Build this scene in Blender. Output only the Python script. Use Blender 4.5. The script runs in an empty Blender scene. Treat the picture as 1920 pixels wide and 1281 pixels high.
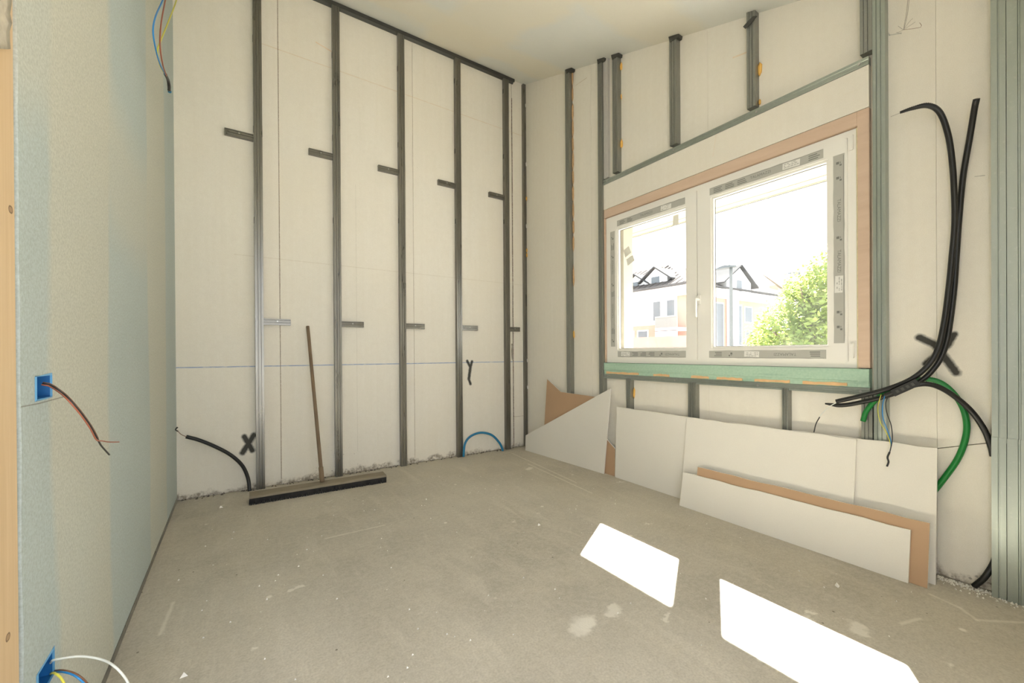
import bpy, bmesh, math, random
from mathutils import Vector, Matrix, noise
random.seed(7)

# ------------------------------------------------------------------ camera
FPX, CX, CY = 778.945, 960.0, 662.894           # focal length and principal point, 1920x1281 frame
YAW, PITCH, ROLL = math.radians(33.6587), math.radians(-0.1685), math.radians(-0.3701)
EYE = Vector((0, 0, 1.12))
_f = Vector((math.sin(YAW)*math.cos(PITCH), math.cos(YAW)*math.cos(PITCH), math.sin(PITCH)))
_s0 = Vector((math.cos(YAW), -math.sin(YAW), 0)); _u0 = _s0.cross(_f)
_s = _s0*math.cos(ROLL) + _u0*math.sin(ROLL); _u = -_s0*math.sin(ROLL) + _u0*math.cos(ROLL)
S = bpy.context.scene
COL = S.collection
cam = bpy.data.cameras.new('camera'); camo = bpy.data.objects.new('camera', cam); COL.objects.link(camo)
camo.matrix_world = Matrix(((_s.x, _u.x, -_f.x, EYE.x), (_s.y, _u.y, -_f.y, EYE.y), (_s.z, _u.z, -_f.z, EYE.z), (0, 0, 0, 1)))
cam.sensor_width = 36; cam.sensor_fit = 'HORIZONTAL'; cam.lens = 36*FPX/1920; cam.shift_y = (CY-640.5)/1920
cam.clip_start = .02; cam.clip_end = 2000
S.camera = camo

# ------------------------------------------------------------------ sky, sun, exposure
w = bpy.data.worlds.new('sky'); S.world = w; w.use_nodes = True
bg = w.node_tree.nodes['Background']; bg.inputs[0].default_value = (.955, 1.0, 1.09, 1); bg.inputs[1].default_value = 1.85
sun = bpy.data.lights.new('sun', 'SUN'); sun.energy = 62; sun.angle = math.radians(.6); sun.color = (1, .98, .95)
suno = bpy.data.objects.new('sun', sun); COL.objects.link(suno); suno.location = (8, 6, 12)
suno.rotation_euler = Vector((-1, -.60, -1.264)).to_track_quat('-Z', 'Y').to_euler()
vs = S.view_settings; vs.view_transform = 'Standard'; vs.look = 'None'; vs.gamma = 1; vs.use_curve_mapping = False; vs.exposure = 0.70
S.cycles.max_bounces = 10; S.cycles.diffuse_bounces = 7; S.cycles.transparent_max_bounces = 16

# ------------------------------------------------------------------ helpers
def ray(px, py): return _s*((px-CX)/FPX) + _u*((CY-py)/FPX) + _f
def at(px, py, **k):                              # pixel -> point on the plane x=, y= or z=
    a, v = list(k.items())[0]; d = ray(px, py); i = 'xyz'.index(a)
    return EYE + d*((v-EYE[i])/d[i])
def on_plane(px, py, p, n):
    d = ray(px, py); return EYE + d*((p-EYE).dot(n)/d.dot(n))
def zc(y): return 4.286 + .36*(y-3.966)           # sloping ceiling height

def tag(o, label=None, cat=None, group=None, kind=None):
    if label: o['label'] = label
    if cat: o['category'] = cat
    if group: o['group'] = group
    if kind: o['kind'] = kind
    return o
def empty(name, loc, label=None, cat=None, group=None, kind=None):
    o = bpy.data.objects.new(name, None); COL.objects.link(o); o.location = loc; o.empty_display_size = .1
    return tag(o, label, cat, group, kind)
def wloc(o):
    l = Vector(o.location)
    return l + wloc(o.parent) if o.parent else l
def mk(name, verts, faces, mat, parent=None, smooth=False, keep=False, bevel=0, mats=None, fmat=None):
    """one mesh object; verts are world coordinates; its origin goes to the base of its bounds"""
    vs_ = [Vector(v) for v in verts]
    if keep: o0 = wloc(parent) if parent else Vector((0, 0, 0))
    else:
        o0 = Vector(((min(v.x for v in vs_)+max(v.x for v in vs_))/2, (min(v.y for v in vs_)+max(v.y for v in vs_))/2, min(v.z for v in vs_)))
    me = bpy.data.meshes.new(name); me.from_pydata([v-o0 for v in vs_], [], faces)
    bm = bmesh.new(); bm.from_mesh(me); bmesh.ops.recalc_face_normals(bm, faces=bm.faces)
    if bevel: bmesh.ops.bevel(bm, geom=bm.edges[:], offset=bevel, segments=2, affect='EDGES', clamp_overlap=True)
    bm.to_mesh(me); bm.free()
    for m in (mats or [mat]): me.materials.append(m)
    if fmat:
        for i, p in enumerate(me.polygons): p.material_index = fmat[i]
    if smooth: me.polygons.foreach_set('use_smooth', [True]*len(me.polygons))
    o = bpy.data.objects.new(name, me); COL.objects.link(o)
    if parent: o.parent = parent; o.location = o0 - wloc(parent)
    else: o.location = o0
    return o
class G:                                          # gathers shapes for one mesh
    def __init__(s): s.v = []; s.f = []
    def add(s, v, f):
        n = len(s.v); s.v += [Vector(q) for q in v]; s.f += [tuple(i+n for i in q) for q in f]; return s
    def box(s, a, b):
        (x0, y0, z0), (x1, y1, z1) = a, b
        return s.add([(x0,y0,z0),(x1,y0,z0),(x1,y1,z0),(x0,y1,z0),(x0,y0,z1),(x1,y0,z1),(x1,y1,z1),(x0,y1,z1)],
                     [(0,3,2,1),(4,5,6,7),(0,1,5,4),(1,2,6,5),(2,3,7,6),(3,0,4,7)])
    def prism(s, poly, d):                        # polygon of 3D points pushed along d
        n = len(poly); d = Vector(d); p = [Vector(q) for q in poly]
        return s.add(p+[q+d for q in p], [tuple(range(n))[::-1], tuple(range(n, 2*n))] + [(i, (i+1) % n, (i+1) % n+n, i+n) for i in range(n)])
    def build(s, name, mat, parent=None, **k): return mk(name, s.v, s.f, mat, parent, **k)
def box(name, a, b, mat, parent=None, **k): return G().box(a, b).build(name, mat, parent, **k)

def spline(pts, n):                               # Catmull-Rom through points, n steps each span
    P = [Vector(p) for p in pts]; P = [2*P[0]-P[1]] + P + [2*P[-1]-P[-2]]; out = []
    for i in range(1, len(P)-2):
        for k in range(n):
            t = k/n; a, b, c, d = P[i-1:i+3]
            out.append(.5*((2*b)+(c-a)*t+(2*a-5*b+4*c-d)*t*t+(3*b-a-3*c+d)*t**3))
    return out + [P[-2]]
def resample(pts, step):
    out = [pts[0]]; acc = 0
    for a, b in zip(pts, pts[1:]):
        L = (b-a).length; 
        if L < 1e-9: continue
        t = step-acc
        while t <= L: out.append(a.lerp(b, t/L)); t += step
        acc = L-(t-step)
    if (out[-1]-pts[-1]).length > step*.2: out.append(pts[-1])
    return out
def tube_geo(pts, r, sides=8, step=.012, corr=0, g=None):
    g = g or G(); P = resample(spline(pts, 24), step); n = len(P)
    T = [(P[min(i+1, n-1)]-P[max(i-1, 0)]).normalized() for i in range(n)]
    N = T[0].orthogonal().normalized(); rings = []; b0 = 0; v = []
    for i in range(n):
        N = (N-T[i]*N.dot(T[i])).normalized(); B = T[i].cross(N)
        rr = (r(i/(n-1)) if callable(r) else r) - (corr if i % 2 else 0)
        v += [P[i]+(N*math.cos(2*math.pi*k/sides)+B*math.sin(2*math.pi*k/sides))*rr for k in range(sides)]
    f = [(i*sides+k, i*sides+(k+1) % sides, (i+1)*sides+(k+1) % sides, (i+1)*sides+k) for i in range(n-1) for k in range(sides)]
    f += [tuple(range(sides))[::-1], tuple(range((n-1)*sides, n*sides))]
    return g.add(v, f)
def tube(name, pts, r, mat, parent=None, **k): return tube_geo(pts, r, **k).build(name, mat, parent, smooth=True)
def pts_x(l, dx=0): return [at(p[0], p[1], x=p[2]+dx) for p in l]

# ------------------------------------------------------------------ materials
class N:
    def __init__(s, name):
        s.m = bpy.data.materials.new(name); s.m.use_nodes = True; s.t = s.m.node_tree; s.b = s.t.nodes['Principled BSDF']; s._pos = None
    def node(s, t, **k):
        n = s.t.nodes.new(t)
        for a, v in k.items(): setattr(n, a, v)
        return n
    def link(s, a, b): s.t.links.new(a, b)
    def inp(s, n, i, v):
        if isinstance(v, bpy.types.NodeSocket): s.link(v, n.inputs[i])
        else: n.inputs[i].default_value = v
    def pos(s):
        if not s._pos: s._pos = s.node('ShaderNodeNewGeometry').outputs['Position']
        return s._pos
    def obj(s): return s.node('ShaderNodeTexCoord').outputs['Object']
    def math(s, op, a, b=0., c=None, clamp=False):
        n = s.node('ShaderNodeMath', operation=op, use_clamp=clamp); s.inp(n, 0, a); s.inp(n, 1, b)
        if c is not None: s.inp(n, 2, c)
        return n.outputs[0]
    def noise(s, scale=5., detail=4., rough=.55, vec=None, stretch=None, dist=0.):
        vec = vec or s.pos()
        if stretch:
            mp = s.node('ShaderNodeMapping'); s.link(vec, mp.inputs[0]); mp.inputs['Scale'].default_value = stretch; vec = mp.outputs[0]
        n = s.node('ShaderNodeTexNoise'); s.link(vec, n.inputs['Vector']); n.inputs['Scale'].default_value = scale
        n.inputs['Detail'].default_value = detail; n.inputs['Roughness'].default_value = rough; n.inputs['Distortion'].default_value = dist
        return n.outputs['Fac']
    def ramp(s, v, a, b, o0=0., o1=1.):
        n = s.node('ShaderNodeMapRange'); n.inputs[1].default_value = a; n.inputs[2].default_value = b
        n.inputs[3].default_value = o0; n.inputs[4].default_value = o1; s.inp(n, 0, v); return n.outputs[0]
    def mix(s, fac, a, b, mode='MIX'):
        n = s.node('ShaderNodeMix', data_type='RGBA', blend_type=mode)
        s.inp(n, 0, fac)
        for i, v in ((6, a), (7, b)): s.inp(n, i, v if isinstance(v, bpy.types.NodeSocket) else (*v, 1))
        return n.outputs[2]
    def sep(s):
        n = s.node('ShaderNodeSeparateXYZ'); s.link(s.pos(), n.inputs[0]); return n.outputs
    def seg(s, a, b, r0, r1, wob=None):           # 1 near the segment a-b, fading between r0 and r1
        a = Vector(a); b = Vector(b); d = b-a
        v = s.node('ShaderNodeVectorMath', operation='SUBTRACT'); s.link(s.pos(), v.inputs[0]); v.inputs[1].default_value = a
        dt = s.node('ShaderNodeVectorMath', operation='DOT_PRODUCT'); s.link(v.outputs[0], dt.inputs[0]); dt.inputs[1].default_value = d/d.length_squared
        h = s.math('MULTIPLY', dt.outputs['Value'], 1., clamp=True)
        sc = s.node('ShaderNodeVectorMath', operation='SCALE'); sc.inputs[0].default_value = d; s.link(h, sc.inputs['Scale'])
        q = s.node('ShaderNodeVectorMath', operation='SUBTRACT'); s.link(v.outputs[0], q.inputs[0]); s.link(sc.outputs[0], q.inputs[1])
        L = s.node('ShaderNodeVectorMath', operation='LENGTH'); s.link(q.outputs[0], L.inputs[0]); o = L.outputs['Value']
        if wob: o = s.math('ADD', o, wob)
        return s.ramp(o, r0, r1, 1., 0.)
    def band(s, c, lo, hi, soft):
        return s.math('MULTIPLY', s.ramp(c, lo-soft, lo+soft), s.ramp(c, hi-soft, hi+soft, 1., 0.))
    def fin(s, col=None, rough=.6, metal=0., bump=None, bs=.3, bd=.002, spec=None):
        if col is not None: s.inp(s.b, 'Base Color', col if isinstance(col, bpy.types.NodeSocket) else (*col, 1))
        s.inp(s.b, 'Roughness', rough); s.inp(s.b, 'Metallic', metal)
        if spec is not None: s.b.inputs['Specular IOR Level'].default_value = spec
        if bump is not None:
            n = s.node('ShaderNodeBump'); n.inputs['Strength'].default_value = bs; n.inputs['Distance'].default_value = bd
            s.link(bump, n.inputs['Height']); s.link(n.outputs[0], s.b.inputs['Normal'])
        return s.m
def plain(name, col, rough=.5, metal=0., var=.06, scale=30., spec=None):
    n = N(name); v = n.noise(scale, 3.); c = n.mix(v, tuple(x*(1-var) for x in col), tuple(min(1, x*(1+var)) for x in col))
    return n.fin(c, rough, metal, v, .15, .001, spec)

def specks(n, scale, thr, rad, vec=None):         # scattered small dots
    v = n.node('ShaderNodeTexVoronoi'); v.inputs['Scale'].default_value = scale; n.link(vec or n.pos(), v.inputs['Vector'])
    hsv = n.node('ShaderNodeSeparateColor'); n.link(v.outputs['Color'], hsv.inputs[0])
    return n.math('MULTIPLY', n.ramp(v.outputs['Distance'], rad, rad*.6), n.math('GREATER_THAN', hsv.outputs[0], thr))

def board_material(name, marks=(), lines=(), dirt=True):
    n = N(name); z = n.sep()[2]
    big = n.noise(1.3, 3.); streak = n.noise(9., 5., stretch=(3, 3, .12)); fine = n.noise(260., 2.)
    c = n.mix(n.ramp(streak, .35, .75), (.835, .80, .715), (.81, .77, .68)); md = n.noise(28., 5., .7); c = n.mix(n.ramp(md, .35, .7, 0, .35), c, (.74, .70, .61))
    c = n.mix(n.ramp(big, .4, .75, 0, .5), c, (.81, .75, .63))
    c = n.mix(n.ramp(fine, .3, .7, .14, 0), c, (.45, .42, .34))
    c = n.mix(n.math('MULTIPLY', specks(n, 2.6, .72, .018), .75), c, (.16, .13, .10))
    c = n.mix(n.math('MULTIPLY', specks(n, 9., .9, .035), .45), c, (.30, .24, .17))
    if dirt:
        edge = n.math('ADD', z, n.math('MULTIPLY', n.math('SUBTRACT', n.noise(7., 5., .65), .5), .22))
        d = n.math('MULTIPLY', n.ramp(edge, .015, .05, 1., 0.), n.ramp(n.noise(45., 3.), .3, .6))
        c = n.mix(n.math('MULTIPLY', d, .85), c, (.23, .19, .14))
        sp = n.math('MULTIPLY', specks(n, 40., .75, .28), n.math('MULTIPLY', n.ramp(z, .35, .02), n.ramp(n.noise(2.2, 2.), .5, .62)))
        c = n.mix(n.math('MULTIPLY', sp, .8), c, (.12, .10, .08))
    wob = n.math('MULTIPLY', n.math('SUBTRACT', n.noise(60., 4.), .5), .010)
    for a, b, r0, r1, col, k in lines:
        m = n.math('MULTIPLY', n.seg(a, b, r0, r1), n.ramp(n.noise(25., 3., stretch=(1, 1, 6)), .3, .55, .35, 1.))
        c = n.mix(n.math('MULTIPLY', m, k), c, col)
    if marks:
        acc = None
        for a, b, r in marks:
            m = n.seg(a, b, r*.75, r*1.75, wob); acc = m if acc is None else n.math('MAXIMUM', acc, m)
        c = n.mix(n.math('MULTIPLY', acc, .95), c, (.025, .025, .022))
    return n.fin(c, .75, 0, n.math('ADD', fine, md), .3, .0015, .25)

YB, XR = 4.055, 2.90                               # faces of the boards on the back and right wall
bk = lambda px, py: at(px, py, y=YB)
rt = lambda px, py: at(px, py, x=XR)
M = {}
M['board_back'] = board_material('pale_wall_board',
    [(bk(458, 819), bk(473, 845), .016), (bk(476, 816), bk(455, 849), .017), (bk(876, 677), bk(882, 689), .012), (bk(885, 678), bk(882, 689), .012),
     (bk(882, 689), bk(879, 711), .014), (bk(879, 711), bk(882, 720), .012)],
    [((-.4, YB, 1.018), (2.95, YB, 1.008), .002, .006, (.16, .27, .52), .85), ((.2, YB, 3.72), (2.95, YB, 3.70), .002, .006, (.62, .42, .22), .35),
     ((.0, YB, 1.93), (2.9, YB, 1.92), .001, .005, (.50, .42, .30), .30), ((2.72, YB, .36), (2.95, YB, .36), .001, .004, (.3, .25, .2), .7),
     ((.95, YB, .2), (.95, YB, 2.7), .001, .003, (.45, .42, .34), .35), ((.62, YB, 3.9), (.78, YB, 3.86), .002, .007, (.75, .42, .15), .5),
     ((2.05, YB, .3), (2.05, YB, 2.2), .001, .003, (.5, .42, .3), .3),
     ((2.719, YB, 0), (2.719, YB, 4.1), .003, .007, (.16, .11, .07), .95), ((2.704, YB, 1.04), (2.702, YB, 1.21), .006, .014, (.10, .075, .05), .95), ((.321, YB, .05), (.321, YB, 4.2), .0015, .004, (.30, .20, .12), .8),
     ((1.51, YB, .05), (1.51, YB, 4.2), .001, .003, (.35, .27, .18), .55)])
M['board_right'] = board_material('pale_side_board',
    [(rt(1724, 633), rt(1754, 647), .014), (rt(1754, 647), rt(1793, 699), .013), (rt(1789, 627), rt(1776, 649), .011), (rt(1776, 649), rt(1736, 682), .011)],
    [(rt(1640, 30), rt(1668, 66), .001, .004, (.25, .28, .25), .6), (rt(1668, 66), rt(1690, 62), .001, .004, (.25, .28, .25), .5),
     (rt(1375, 108), rt(1400, 98), .002, .008, (.75, .5, .25), .5), (rt(1080, 160), rt(1100, 146), .001, .005, (.45, .34, .2), .6),
     (rt(1828, 331), rt(1846, 329), .001, .003, (.25, .22, .18), .6)])
M['header_board'] = board_material('white_header_board', (), [(at(1342, 250, x=2.86), at(1336, 292, x=2.86), .002, .008, (.75, .5, .3), .6),
    (at(1580, 178, x=2.86), at(1612, 166, x=2.86), .002, .007, (.75, .55, .3), .5)], False)

n = N('screed_floor'); x, y, z = n.sep()
b1 = n.noise(.8, 4.); b2 = n.noise(3.5, 6., .6); fi = n.noise(120., 3.); st = n.noise(5., 5., .6, stretch=(1.8, .35, 1), dist=.6)
c = n.mix(n.ramp(b1, .38, .62), (.43, .395, .32), (.55, .51, .425)); c = n.mix(n.ramp(b2, .42, .66, 0, .6), c, (.60, .55, .45))
c = n.mix(n.ramp(st, .54, .70, 0, .5), c, (.66, .61, .51)); c = n.mix(n.ramp(fi, .35, .65, .32, 0), c, (.25, .22, .17)); c = n.mix(n.ramp(n.noise(38., 5., .7), .42, .68, 0, .35), c, (.66, .62, .53))
spl = n.math('MULTIPLY', n.ramp(n.noise(4.2, 6., .6), .665, .70), n.ramp(n.noise(40., 3.), .38, .55)); c = n.mix(n.math('MULTIPLY', spl, .8), c, (.76, .72, .63))
c = n.mix(n.math('MULTIPLY', specks(n, 7., .8, .10, None), .75), c, (.78, .74, .65))
c = n.mix(n.math('MULTIPLY', specks(n, 16., .88, .09), .8), c, (.13, .11, .08))
for a, b in (((1745, 1115), (1800, 1140)), ((1800, 1140), (1832, 1163)), ((1832, 1163), (1925, 1168)), ((1690, 1170), (1725, 1160)), ((300, 1190), (325, 1130)), ((960, 850), (1080, 905)), ((990, 870), (1110, 925)), ((610, 1010), (720, 985))):
    c = n.mix(n.math('MULTIPLY', n.seg(at(*a, z=0), at(*b, z=0), .002, .011, n.math('MULTIPLY', n.math('SUBTRACT', n.noise(30.), .5), .012)), .55), c, (.74, .70, .60))
for p, r in (((1085, 1180), .055), ((1612, 1186), .035), ((1145, 1152), .03), ((1095, 1175), .04), ((1248, 1163), .012), ((990, 880), .03), ((1190, 860), .02), ((545, 1108), .014)):
    q = at(*p, z=0); c = n.mix(n.math('MULTIPLY', n.seg(q, q+Vector((.05, .02, 0)), r*.5, r, n.math('MULTIPLY', n.math('SUBTRACT', n.noise(26., 5.), .5), .07)), .75), c, (.74, .70, .61))
M['floor'] = n.fin(c, n.ramp(b2, .3, .7, .62, .85), 0, n.math('ADD', fi, n.math('MULTIPLY', b2, 1.5)), .35, .003, .3)

n = N('taped_ceiling_board'); x, y, z = n.sep()
wv = n.math('MULTIPLY', n.math('SUBTRACT', n.noise(2.4, 4.), .5), .35); xx = n.math('ADD', x, wv); yy = n.math('ADD', y, n.math('MULTIPLY', wv, 1.2))
c = n.mix(n.noise(2., 3.), (.70, .71, .68), (.76, .765, .72))
for lo, hi in ((1.55, 2.15), (.2, .6), (-1.2, -.7)): c = n.mix(n.math('MULTIPLY', n.band(xx, lo, hi, .05), .8), c, (.80, .75, .63))
for lo, hi in ((3.30, 3.72), (1.75, 2.25), (.3, .8)): c = n.mix(n.math('MULTIPLY', n.band(yy, lo, hi, .06), .7), c, (.79, .74, .62))
fi = n.noise(300., 2.); c = n.mix(n.ramp(fi, .3, .7, .12, 0), c, (.35, .33, .28))
M['ceiling'] = n.fin(c, .8, 0, fi, .2, .001, .2)

n = N('blue_green_plasterboard'); x, y, z = n.sep()
wv = n.math('MULTIPLY', n.math('SUBTRACT', n.noise(1.6, 4., stretch=(1, 1, .35)), .5), .30); yy = n.math('ADD', y, wv); zz = n.math('ADD', z, wv)
cream = (.61, .60, .51); blue = (.43, .505, .475)
c = n.mix(n.noise(3., 4.), (.47, .54, .525), (.52, .58, .56))
f1 = n.band(yy, 1.50, 2.05, .02); f2 = n.band(yy, 2.86, 3.5, .02)
f3 = n.math('MULTIPLY', n.band(yy, 1.2, 2.08, .03), n.ramp(zz, 1.62, 1.78)); f4 = n.math('MULTIPLY', n.band(yy, 2.05, 2.9, .05), n.math('MULTIPLY', n.ramp(zz, 2.2, 1.95), n.ramp(zz, 1.5, 1.7)))
for f, k in ((f1, .85), (f2, .8), (f3, .7), (f4, .7)): c = n.mix(n.math('MULTIPLY', f, k), c, cream)
c = n.mix(n.math('MULTIPLY', n.ramp(n.noise(1.1, 3.), .45, .65), n.ramp(z, .9, .3, 0, .35)), c, (.52, .60, .60))
fi = n.noise(300., 2.); c = n.mix(n.ramp(n.noise(130., 3., .7), .36, .62, .34, 0), c, (.25, .26, .21)); c = n.mix(n.math('MULTIPLY', specks(n, 5., .85, .02), .7), c, (.15, .13, .11))
c = n.mix(n.math('MULTIPLY', n.seg(at(40, 763, x=-.378), at(72, 757, x=-.378), .0008, .0022), .7), c, (.2, .18, .15))
c = n.mix(n.math('MULTIPLY', n.seg(at(72, 757, x=-.378), at(120, 744, x=-.378), .0008, .0022), .7), c, (.2, .18, .15))
M['plasterboard'] = n.fin(c, .8, 0, fi, .25, .001, .2)

n = N('galvanised_steel'); v = n.noise(14., 4., stretch=(2, 2, .25)); sp = n.noise(90., 2.)
c = n.mix(v, (.19, .183, .163), (.285, .277, .247)); c = n.mix(n.ramp(sp, .62, .75, 0, .3), c, (.36, .35, .32))
M['steel'] = n.fin(c, n.ramp(v, .3, .7, .26, .38), .85, sp, .08, .0006)
n = N('bright_galvanised_steel'); v = n.noise(14., 4., stretch=(2, 2, .25)); sp = n.noise(70., 2.)
c = n.mix(v, (.32, .36, .33), (.43, .47, .43)); c = n.mix(n.ramp(sp, .6, .75, 0, .35), c, (.52, .54, .50))
M['steel_bright'] = n.fin(c, n.ramp(v, .3, .7, .30, .45), .8, sp, .08, .0006)
n = N('mid_galvanised_steel'); v = n.noise(14., 4., stretch=(2, 2, .25)); sp = n.noise(80., 2.)
c = n.mix(v, (.24, .245, .22), (.34, .345, .31)); c = n.mix(n.ramp(sp, .6, .75, 0, .3), c, (.48, .48, .44))
M['steel_mid'] = n.fin(c, n.ramp(v, .3, .7, .30, .45), .7, sp, .08, .0006)
M['dark_steel'] = plain('dull_dark_steel', (.10, .10, .09), .5, .6)
M['screw'] = plain('screw_steel', (.5, .5, .48), .35, .9)
M['masonry'] = plain('grey_masonry', (.10, .08, .06), .9, 0, .2, 12.)
M['render'] = plain('cream_outer_render', (.38, .345, .27), .8)
M['soffit'] = plain('tan_soffit_board', (.36, .32, .235), .8)
M['pvc'] = plain('white_window_plastic', (.86, .84, .78), .3, 0, .02, 4.)
n = N('thin_backlit_paper'); n.inp(n.b, 'Base Color', n.mix(n.noise(20., 3.), (.66, .64, .58, ), (.74, .72, .66)))
tl = n.node('ShaderNodeBsdfTranslucent'); tl.inputs[0].default_value = (.80, .78, .70, 1); mx = n.node('ShaderNodeMixShader'); mx.inputs[0].default_value = .35
n.link(n.b.outputs[0], mx.inputs[1]); n.link(tl.outputs[0], mx.inputs[2]); n.link(mx.outputs[0], n.t.nodes['Material Output'].inputs[0]); M['sticker'] = n.m
M['gasket'] = plain('black_rubber_seal', (.05, .05, .05), .6)
M['film'] = plain('grey_protective_film', (.47, .465, .42), .35, 0, .05, 12.)
M['print'] = plain('grey_film_print', (.20, .20, .18), .5)
M['label'] = plain('white_paper_label', (.80, .79, .74), .6)
n = N('bare_timber_lining'); v = n.noise(4., 6., .65, stretch=(1, .5, 3), dist=.8)
M['mdf'] = n.fin(n.mix(v, (.56, .40, .285), (.74, .58, .45)), .75, 0, n.noise(80., 4.), .3, .002, .2)
n = N('green_chipboard'); v = n.noise(70., 4.); l = n.noise(6., 4., stretch=(1, .3, 5))
c = n.mix(v, (.31, .49, .37), (.50, .65, .51)); c = n.mix(n.ramp(l, .55, .7, 0, .4), c, (.22, .36, .27))
M['green'] = n.fin(c, .7, 0, v, .5, .002, .2)
M['rawwood'] = plain('raw_split_wood', (.72, .47, .24), .8, 0, .2, 20.)
M['foam'] = plain('orange_expanding_foam', (.85, .50, .12), .8, 0, .15, 40.)
M['foam_brown'] = plain('brown_aged_foam', (.56, .36, .19), .85, 0, .25, 50.)
M['pale_zinc'] = plain('pale_zinc', (.52, .50, .46), .5)
M['foam_pale'] = plain('pale_window_foam', (.72, .64, .40), .85, 0, .25, 60.)
M['dark_gap'] = plain('dark_mortar', (.14, .12, .10), .9, 0, .4, 40.)
n = N('pale_board_paper'); v = n.noise(2., 3.); fi = n.noise(300., 2.)
M['paper'] = n.fin(n.mix(n.ramp(fi, .3, .7, .12, 0), n.mix(v, (.74, .71, .635), (.79, .76, .69)), (.5, .47, .4)), .8, 0, fi, .15, .001, .2)
M['kraft'] = plain('brown_kraft_paper', (.46, .305, .185), .8, 0, .08, 3.)
M['gypsum'] = plain('white_gypsum', (.84, .82, .75), .9, 0, .08, 80.)
M['conduit'] = plain('black_conduit', (.011, .011, .010), .38, 0, .1)
M['black'] = plain('black_plastic', (.02, .02, .02), .45)
M['green_conduit'] = plain('green_conduit', (.006, .19, .03), .35, 0, .05)
M['blue_conduit'] = plain('blue_conduit', (.02, .20, .38), .35, 0, .05)
M['box_blue'] = plain('blue_box_plastic', (.012, .14, .40), .35, 0, .05)
M['box_rim'] = plain('pale_blue_plastic', (.15, .42, .70), .4, 0, .05)
for k_, c_ in dict(wire_blue=(.03, .25, .60), wire_red=(.33, .10, .055), wire_yellow=(.70, .66, .08), wire_black=(.02, .02, .02), wire_brown=(.22, .10, .05), wire_white=(.72, .74, .68), wire_grey=(.42, .38, .32)).items():
    M[k_] = plain(k_, c_, .4, 0, .03)
n = N('sawn_timber'); v = n.noise(3., 6., .6, stretch=(20, 20, .7), dist=.4); c = n.mix(v, (.58, .40, .22), (.78, .60, .38))
for p in ((20, 393), (15, 1195)):
    q = at(*p, x=-.380); d = n.seg(q-Vector((0, .002, 0)), q+Vector((0, .002, 0)), .004, .0065); r = n.math('SUBTRACT', n.seg(q-Vector((0, .002, 0)), q+Vector((0, .002, 0)), .0065, .009), d)
    c = n.mix(n.math('MULTIPLY', d, .7), c, (.30, .17, .09)); c = n.mix(n.math('MAXIMUM', r, 0.), c, (.12, .06, .03))
M['timber'] = n.fin(c, .65, 0, v, .2, .001, .25)
n = N('dusty_broom_wood'); v = n.noise(8., 5., stretch=(1, 4, 4)); M['broom_wood'] = n.fin(n.mix(v, (.20, .165, .115), (.33, .285, .21)), .85, 0, v, .3, .002, .2)
n = N('worn_handle_wood'); v = n.noise(10., 5., stretch=(3, 3, .5)); M['handle'] = n.fin(n.mix(v, (.15, .10, .06), (.26, .19, .12)), .7, 0, v, .2, .001, .25)
M['bristle'] = plain('black_bristles', (.018, .016, .014), .8, 0, .3, 200.)
M['plastic_sheet'] = plain('crumpled_clear_plastic', (.52, .46, .36), .25, 0, .25, 60.)
n = N('dusty_haze_glass')                        # thin pane: clear, mirror at grazing angles; dust film added as a faint haze
tr = n.node('ShaderNodeBsdfTransparent'); tr.inputs[0].default_value = (.96, .97, .95, 1)
gl = n.node('ShaderNodeBsdfGlossy'); gl.inputs['Roughness'].default_value = .02
fr = n.node('ShaderNodeLayerWeight'); fq = n.math('MULTIPLY_ADD', n.math('POWER', fr.outputs['Facing'], 5.), .85, .05)
mx = n.node('ShaderNodeMixShader'); n.link(fq, mx.inputs[0]); n.link(tr.outputs[0], mx.inputs[1]); n.link(gl.outputs[0], mx.inputs[2])
du = n.node('ShaderNodeBsdfTranslucent'); du.inputs[0].default_value = (.95, .93, .88, 1)
mx2 = n.node('ShaderNodeMixShader'); n.link(n.ramp(n.noise(6., 4.), .3, .8, .003, .014), mx2.inputs[0]); n.link(mx.outputs[0], mx2.inputs[1]); n.link(du.outputs[0], mx2.inputs[2])
n.link(mx2.outputs[0], n.t.nodes['Material Output'].inputs[0]); M['glass'] = n.m

# ------------------------------------------------------------------ the room shell
def struct(o): o['kind'] = 'structure'; return o
fl = struct(box('floor', (-2.6, -4.0, -.15), (2.96, 4.2, 0), M['floor'], keep=True))  # runs on unseen behind the camera, extended there to bounce sunlight indoors
g = G(); y0, y1 = -.35, 4.3
g.prism([(-1.75, y0, zc(y0)), (-1.75, y1, zc(y1)), (-1.75, y1, zc(y1)+.15), (-1.75, y0, zc(y0)+.15)], (5.1, 0, 0))
struct(g.build('ceiling', M['ceiling'], keep=True))

wb = struct(box('wall_back', (-1.75, YB+.02, 0), (3.09, YB+.22, 4.5), M['masonry'], keep=True))
edges = [-1.6, -.881, .319, 1.508, 2.716, XR+.02]
for i in range(len(edges)-1):
    a, b = edges[i]+.001, edges[i+1]-(.001 if i != 3 else .006)
    pl = [(a, YB, .004), (b, YB, .004), (b, YB, zc(YB)), (a, YB, zc(YB))]
    if i == 3:                                    # the ragged gap beside the last strip
        zs = [zc(YB)*k/60 for k in range(60, 0, -1)]
        pl = [(a, YB, .004), (b, YB, .004)] + [(b-.010*abs(noise.noise((0, 0, q*9)))-(.014 if 1.02 < q < 1.22 else 0), YB, q) for q in zs[::-1]] + [(a, YB, zc(YB))]
    G().prism(pl, (0, .02, 0)).build('wall_board', M['board_back'], wb, keep=True)

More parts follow.
